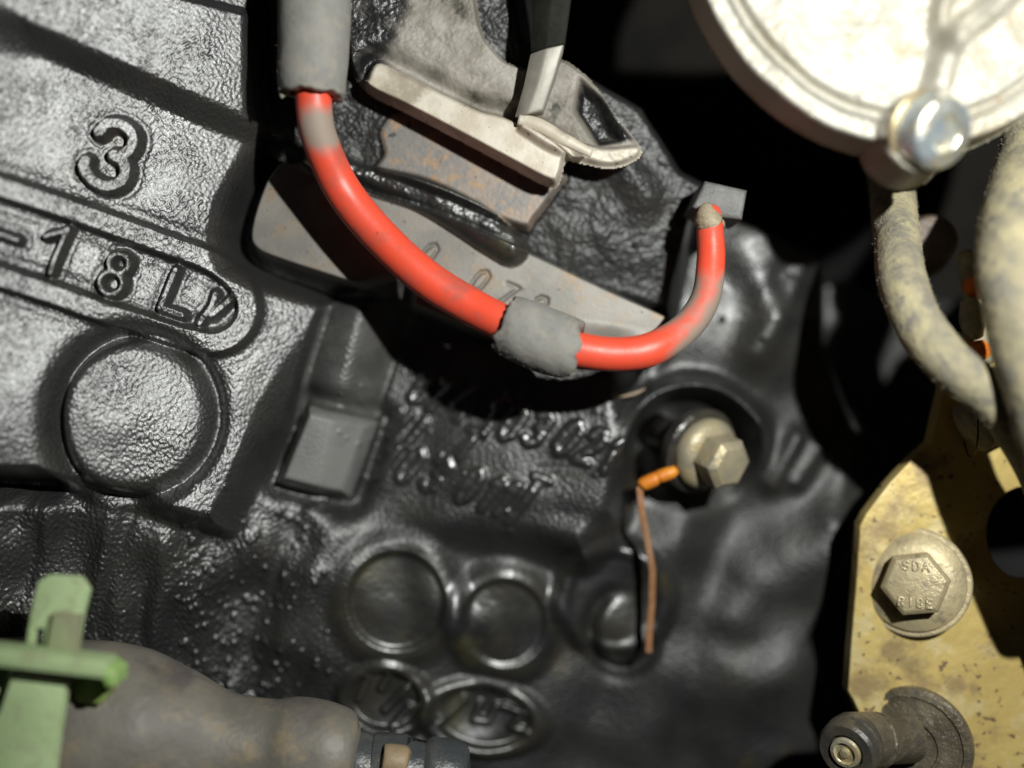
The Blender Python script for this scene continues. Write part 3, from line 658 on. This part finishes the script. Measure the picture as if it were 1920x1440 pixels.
# the flanged hex bolt with head marking
fb = thing('flanged_bolt', 'large bronze-coloured flanged hex bolt with letters on its head, on the yellow bracket', 'bolt', (1715, 1090, -.15))
bronze = mat('bronze_zinc', (.40, .335, .20), (.46, .38, .22), (.27, .225, .15), rough=.45, rvar=.1, metal=.25, nscale=1.4, bumps=((6, .015), (18, .006)), second=((.14, .11, .07), 1.6, .60, .70))
b3 = V(1714, 1091, -.15); ax3 = (-.34, .12, 1)
bmobj('washer', lathe_bm([(0, -.3), (1.0, -.3), (1.02, .02), (1.02, .07), (.99, .10), (0, .10)], b3, ax3, 64), bronze, fb, angle=30)
bmobj('flange', lathe_bm([(0, .10), (.90, .10), (.92, .14), (.90, .18), (.74, .27), (.6, .31), (0, .31)], b3, ax3, 64), bronze, fb, angle=30)
hx_ = bmobj('hex_head', hex_bm(b3, ax3, .62, .28, .74, .95+math.pi/6, .07), bronze, fb, angle=35)
axn = Vector(ax3).normalized(); topc = b3+axn*.742
def raised_text(txt, center, axn, w, h, gap, parent, m, right=(1, 0, 0), tr=.02, voff=0):
    axn = Vector(axn).normalized(); right = (Vector(right)-axn*Vector(right).dot(axn)).normalized(); up = axn.cross(right); center = Vector(center)+up*voff; tot = len(txt)*(w+gap)-gap
    for i, ch in enumerate(txt):
        bm = bmesh.new()
        for st in gly(ch):
            P = [Vector(center)+right*(-tot/2+i*(w+gap)+u*w)+up*(h/2-v*h) for u, v in st]
            for p, q in zip(P, P[1:]):
                d = (q-p); 
                if d.length < 1e-4: continue
                b_ = bar_bm(p-d.normalized()*tr*.5, q+d.normalized()*tr*.5, tr*2, tr*2, axn, .006); me_ = bpy.data.meshes.new('t'); b_.to_mesh(me_); b_.free(); bm.from_mesh(me_); bpy.data.meshes.remove(me_)
        bmobj('letter', bm, m, parent, angle=40)
r3 = (1, -.06, 0)
raised_text('SDA', topc, axn, .13, .16, .04, hx_, bronze, r3, voff=.33)
raised_text('RIBE', topc, axn, .12, .15, .04, hx_, bronze, r3, voff=-.33)

# threaded stud / sensor with brass pin
st = thing('sensor_plug', 'grimy bronze round sensor with a side stub ending in a brass pin, bottom right', 'sensor', (1700, 1380, 0))
grime = mat('grimy_bronze', (.115, .095, .065), (.17, .145, .10), (.08, .075, .065), rough=.42, rvar=.1, metal=.4, nscale=1.6, bumps=((7, .03), (20, .012)), specks=((.4, .36, .28), 7, .70))
b4 = V(1712, 1392, -.15); ax4 = Vector((-.55, .03, 1)).normalized()
bmobj('base_ring', lathe_bm([(0, 0), (1.06, 0), (1.08, .05), (1.08, .22), (1.02, .28), (.92, .29), (.90, .25), (.86, .25), (.84, .30), (.55, .33), (.53, .37), (.49, .37), (.47, .33), (0, .33)], b4, ax4, 72), grime, st, angle=30)
c0 = V(1692, 1385, .25); c1 = V(1560, 1392, .95); d4 = (c1-c0)
bmobj('stub', lathe_bm([(.44, 0), (.44, .72), (.49, .74), (.50, .78), (.47, .81), (.50, .84), (.51, 1.42), (.47, 1.46), (.0, 1.46)], c0-d4*.1, d4, 48), grime, st, angle=35)
blk_cap = mat('blue_black_cap', (.045, .042, .036), (.085, .072, .052), rough=.42, nscale=2, bumps=((8, .015),))
e4 = c0-d4*.1+d4.normalized()*1.3
bmobj('end_cap', lathe_bm([(.50, -.10), (.54, .06), (.54, .15), (.51, .17), (.51, .22), (.54, .24), (.53, .40), (.48, .46), (.32, .46), (.30, .40), (0, .40)], e4, (-.62, -.18, .75), 48), blk_cap, st, angle=35)
brass = mat('brass', (.60, .50, .28), (.72, .66, .50), rough=.35, metal=.6, nscale=3, bumps=((10, .02),))
bmobj('brass_pin', lathe_bm([(.26, .38), (.28, .46), (.26, .51), (.20, .52), (.18, .47), (.09, .47), (.07, .54), (0, .55)], e4, (-.62, -.18, .75), 32), brass, st, angle=35)

# ================================================================ FABRIC HOSES
fabric = mat('dusty_braided_fabric', (.36, .32, .21), (.46, .405, .25), (.21, .20, .17), rough=.85, spec=.15, nscale=1.3, lo=.42, hi=.60, bumps=((9, .03), (26, .02), (2.5, .04)), second=((.215, .20, .165), 2.6, .42, .72), stretch=(1, .7, 1))
fz = mat('beige_fuzz', (.44, .41, .31), rough=.9)
h1 = [(1640, 200, -1.6, .42), (1668, 330, -.8, .42), (1680, 430, .5, .41), (1692, 530, 1.6, .41), (1730, 620, 2.1, .40), (1790, 690, 2.4, .39), (1860, 745, 2.3, .39), (1940, 850, 2.1, .42), (2000, 1000, 1.9, .44), (2060, 1200, 1.7, .44)]
hose1 = thing('fabric_hose', 'thin dusty beige fabric hose curving down from under the pale housing', 'hose', (1700, 560, .6))
bmobj('hose', tube_bm(h1, 12, 32, wob=.03, seed=4), fabric, hose1)
fuzz('fuzz', h1, fz, hose1, 3500, .05, .0035, 9)
h2 = [(1960, 120, .2, .50), (1930, 280, 1.0, .50), (1905, 380, 2.0, .52), (1894, 480, 2.8, .53), (1912, 600, 3.0, .53), (1950, 740, 3.0, .53), (2000, 900, 2.9, .54), (2070, 1080, 2.8, .54)]
hose2 = thing('fabric_hose', 'thick dusty grey-beige fabric hose running down the right edge', 'hose', (1900, 560, 1.6))
bmobj('hose', tube_bm(h2, 12, 36, wob=.03, seed=6), fabric, hose2)
fuzz('fuzz', h2, fz, hose2, 4500, .05, .0035, 10)
# hose socket under the thin hose with a wire ring
sock = thing('hose_socket', 'short pale fabric-covered hose stub with a thin wire ring above the yellow bracket', 'hose', (1810, 800, .3))
sp = [(1900, 760, .3, .5), (1845, 788, .45, .5), (1822, 800, .5, .49)]
bmobj('stub', tube_bm(sp, 6, 32, wob=.02), fabric, sock)
bm = bmesh.new()
ringp = []
cc = V(1822, 802, .5)
for k in range(33):
    a = 2*math.pi*k/32; ringp.append((cc.x-.02+.12*math.cos(a)*0+ -.10*math.cos(a) , cc.y+.54*math.sin(a), cc.z+.54*math.cos(a), .018))
bmobj('wire_ring', tube_bm(ringp, 2, 8, world_pts=True), washer_dark, sock)
# orange-sealed fitting between the hoses
fit = thing('orange_sealed_fitting', 'small grey fitting with orange seals peeping between the two fabric hoses', 'fitting', (1850, 580, 0))
orange = mat('orange_seal', (.85, .22, .01), (.75, .17, .01), rough=.45, nscale=2)
greyn = mat('dirty_white_nipple', (.42, .39, .28), (.30, .27, .18), rough=.3, nscale=2, bumps=((6, .02),))
bmobj('nipple', tube_bm([(1815, 560, .6, .14), (1822, 585, .62, .22), (1825, 610, .6, .22), (1832, 632, .55, .12)], 5, 20), greyn, fit)
for yy, xx in ((535, 1832), (655, 1838)):
    bmobj('seal', tube_bm([(xx-8, yy-14, .5, .14), (xx-4, yy, .52, .22), (xx+6, yy+14, .5, .16)], 5, 20), orange, fit)
bmobj('stem', tube_bm([(1806, 475, .2, .16), (1818, 510, .3, .2), (1832, 600, .2, .16), (1850, 680, 0, .16)], 5, 20), greyn, fit)
# rusty fragment beyond the thin hose
frag = thing('brown_boss', 'small brown metal boss deep behind the thin fabric hose', 'boss', (1745, 450, -2))
bmobj('boss', lathe_bm([(0, -1), (.55, -1), (.5, 0), (.42, .12), (0, .16)], V(1745, 450, -.6), (-.2, .1, 1), 24), mat('brown_iron', (.17, .12, .09), (.10, .08, .06), rough=.5, nscale=1.5, bumps=((5, .04),)), frag, angle=40)

# ================================================================ RUBBER HOSE lower left
rub = mat('dusty_brown_rubber', (.13, .12, .10), (.18, .165, .14), (.21, .17, .11), rough=.52, rvar=.1, spec=.5, nscale=.7, lo=.4, hi=.65, bumps=((12, .008), (2.0, .03)), specks=((.5, .45, .36), 12, .74), second=((.10, .085, .08), .6, .55, .7))
rp = [(-160, 1360, 1.1, 1.60), (0, 1375, 1.2, 1.68), (140, 1392, 1.3, 1.78), (240, 1402, 1.3, 1.74), (330, 1412, 1.25, 1.48), (420, 1420, 1.2, 1.14), (500, 1425, 1.15, 1.06), (560, 1428, 1.15, 1.12), (620, 1433, 1.15, 1.05), (652, 1438, 1.1, .86), (664, 1440, 1.1, .62)]
rh = thing('rubber_boot', 'brown-grey bulging rubber boot along the bottom left under the green clip', 'rubber boot', (350, 1420, 0))
bmobj('boot', tube_bm(rp, 10, 48, wob=.008, flat=.8), rub, rh)
conn = thing('ribbed_connector', 'dark ribbed plastic connector with a tan window, out of the end of the rubber boot', 'connector', (760, 1430, 0))
cdark = mat('dark_grey_plastic', (.045, .052, .055), (.07, .072, .068), rough=.38, rvar=.08, nscale=1.5, bumps=((6, .03),), second=((.14, .12, .09), 1.1, .60, .70))
bmobj('shell', tube_bm([(640, 1440, .7, .62), (672, 1441, .7, .66), (700, 1444, .7, .62), (705, 1444, .7, .66), (760, 1448, .68, .66), (766, 1448, .68, .58), (800, 1452, .66, .56), (806, 1452, .66, .66), (850, 1458, .62, .64), (868, 1462, .6, .5), (878, 1464, .6, .25)], 4, 40, wob=.01), cdark, conn, angle=45)
tan = mat('tan_label', (.30, .22, .13), (.24, .18, .11), rough=.55, nscale=2, bumps=((14, .01),))
bmobj('window', tube_bm([(709, 1424, 1.18, .10), (715, 1426, 1.15, .27), (740, 1428, 1.13, .30), (762, 1430, 1.1, .27), (767, 1431, 1.1, .1)], 5, 24), tan, conn)

# ================================================================ GREEN CLIP
green = mat('pale_green_plastic', (.37, .49, .25), (.42, .54, .29), (.33, .37, .21), rough=.6, rvar=.08, spec=.35, nscale=1.0, lo=.4, hi=.6, bumps=((9, .015), (30, .006)), specks=((.35, .28, .16), 8, .70))
green_dirty = mat('dirty_green_plastic', (.27, .27, .17), (.30, .34, .19), rough=.65, nscale=1.5, bumps=((10, .012),), spec=.3)
bright_green = mat('bright_green_plastic', (.26, .44, .12), (.33, .48, .17), rough=.45, nscale=2, bumps=((8, .02),))
clip = thing('green_clip', 'pale green plastic cable clip with a slotted tongue at the lower left corner', 'clip', (90, 1250, 2))
zt = 3.0
tongue = [(92, 1078), (72, 1090), (62, 1125), (52, 1180), (46, 1225), (60, 1225), (64, 1180), (82, 1178), (78, 1230), (142, 1232), (150, 1180), (155, 1150), (166, 1108), (155, 1088), (145, 1082)]
bmobj('tongue', prism_bm(tongue, zt-.14, zt, .02, 2), green, clip, angle=40)
bmobj('inner_tab', prism_bm([(99, 1150), (149, 1155), (140, 1232), (84, 1230)], zt-.02, zt+.14, .02, 2), green_dirty, clip, angle=40)
p0 = V(-60, 1222, zt+.38); p1 = V(204, 1252, zt+.38)
bmobj('crossbar', bar_bm(p0+Vector((0, 0, -.1)), p1+Vector((0, 0, -.1)), (.27), .55, (0, 0, 1), .05), green, clip, angle=40)
bmobj('crossbar_end', prism_bm([(176, 1244), (196, 1250), (216, 1264), (214, 1288), (198, 1290), (190, 1270), (172, 1266)], zt-.1, zt+.48, .04), bright_green, clip, angle=40)
bmobj('strap', prism_bm([(20, 1272), (122, 1286), (108, 1380), (96, 1470), (92, 1600), (-80, 1600), (-60, 1440), (0, 1330)], zt-.1, zt+.12, .04, 2), green, clip, angle=40)
bmobj('hook', prism_bm([(138, 1270), (206, 1268), (198, 1312), (186, 1322), (146, 1318), (136, 1304)], zt-.8, zt-.35, .05), mat('olive_green_plastic', (.20, .30, .07), (.27, .26, .10), rough=.5, nscale=2), clip, angle=40)
bmobj('side_leg', prism_bm([(-60, 1240), (18, 1250), (0, 1330), (-70, 1330)], zt-.5, zt-.25, .03, 2), green, clip, angle=40)

# small debris on the block
dm = mat('tan_chip', (.34, .26, .18), rough=.7)
chip = thing('flake', 'tiny tan flake lying on the block below the red cable', 'debris', (1180, 742, -1.1))
bmobj('sliver', tube_bm([(1158, 745, -.9, .01), (1175, 742, -.88, .03), (1195, 736, -.86, .035), (1210, 728, -.85, .01)], 4, 8, flat=.5), dm, chip)
hair = thing('stray_fibre', 'thin pale stray fibre on the dark block above the green clip', 'debris', (32, 1050, .2))
bmobj('fibre', tube_bm([(14, 1028, .45, .008), (28, 1042, .5, .012), (38, 1058, .5, .012), (46, 1078, .45, .008)], 5, 6), mat('white_fibre', (.6, .58, .55), rough=.4), hair)
lint = thing('lint', 'small pale crumb of lint on the dark edge at the left of the block', 'debris', (40, 932, .6))
bm = bmesh.new()
for k in range(6):
    bmt = tube_bm([(40+rnd.uniform(-9, 9), 932+rnd.uniform(-10, 10), .75, .02), (41, 932, .85, .045), (40+rnd.uniform(-9, 9), 932+rnd.uniform(-10, 10), .75, .02)], 3, 6); me_ = bpy.data.meshes.new('t'); bmt.to_mesh(me_); bmt.free(); bm.from_mesh(me_)
bmobj('crumb', bm, fib, lint)
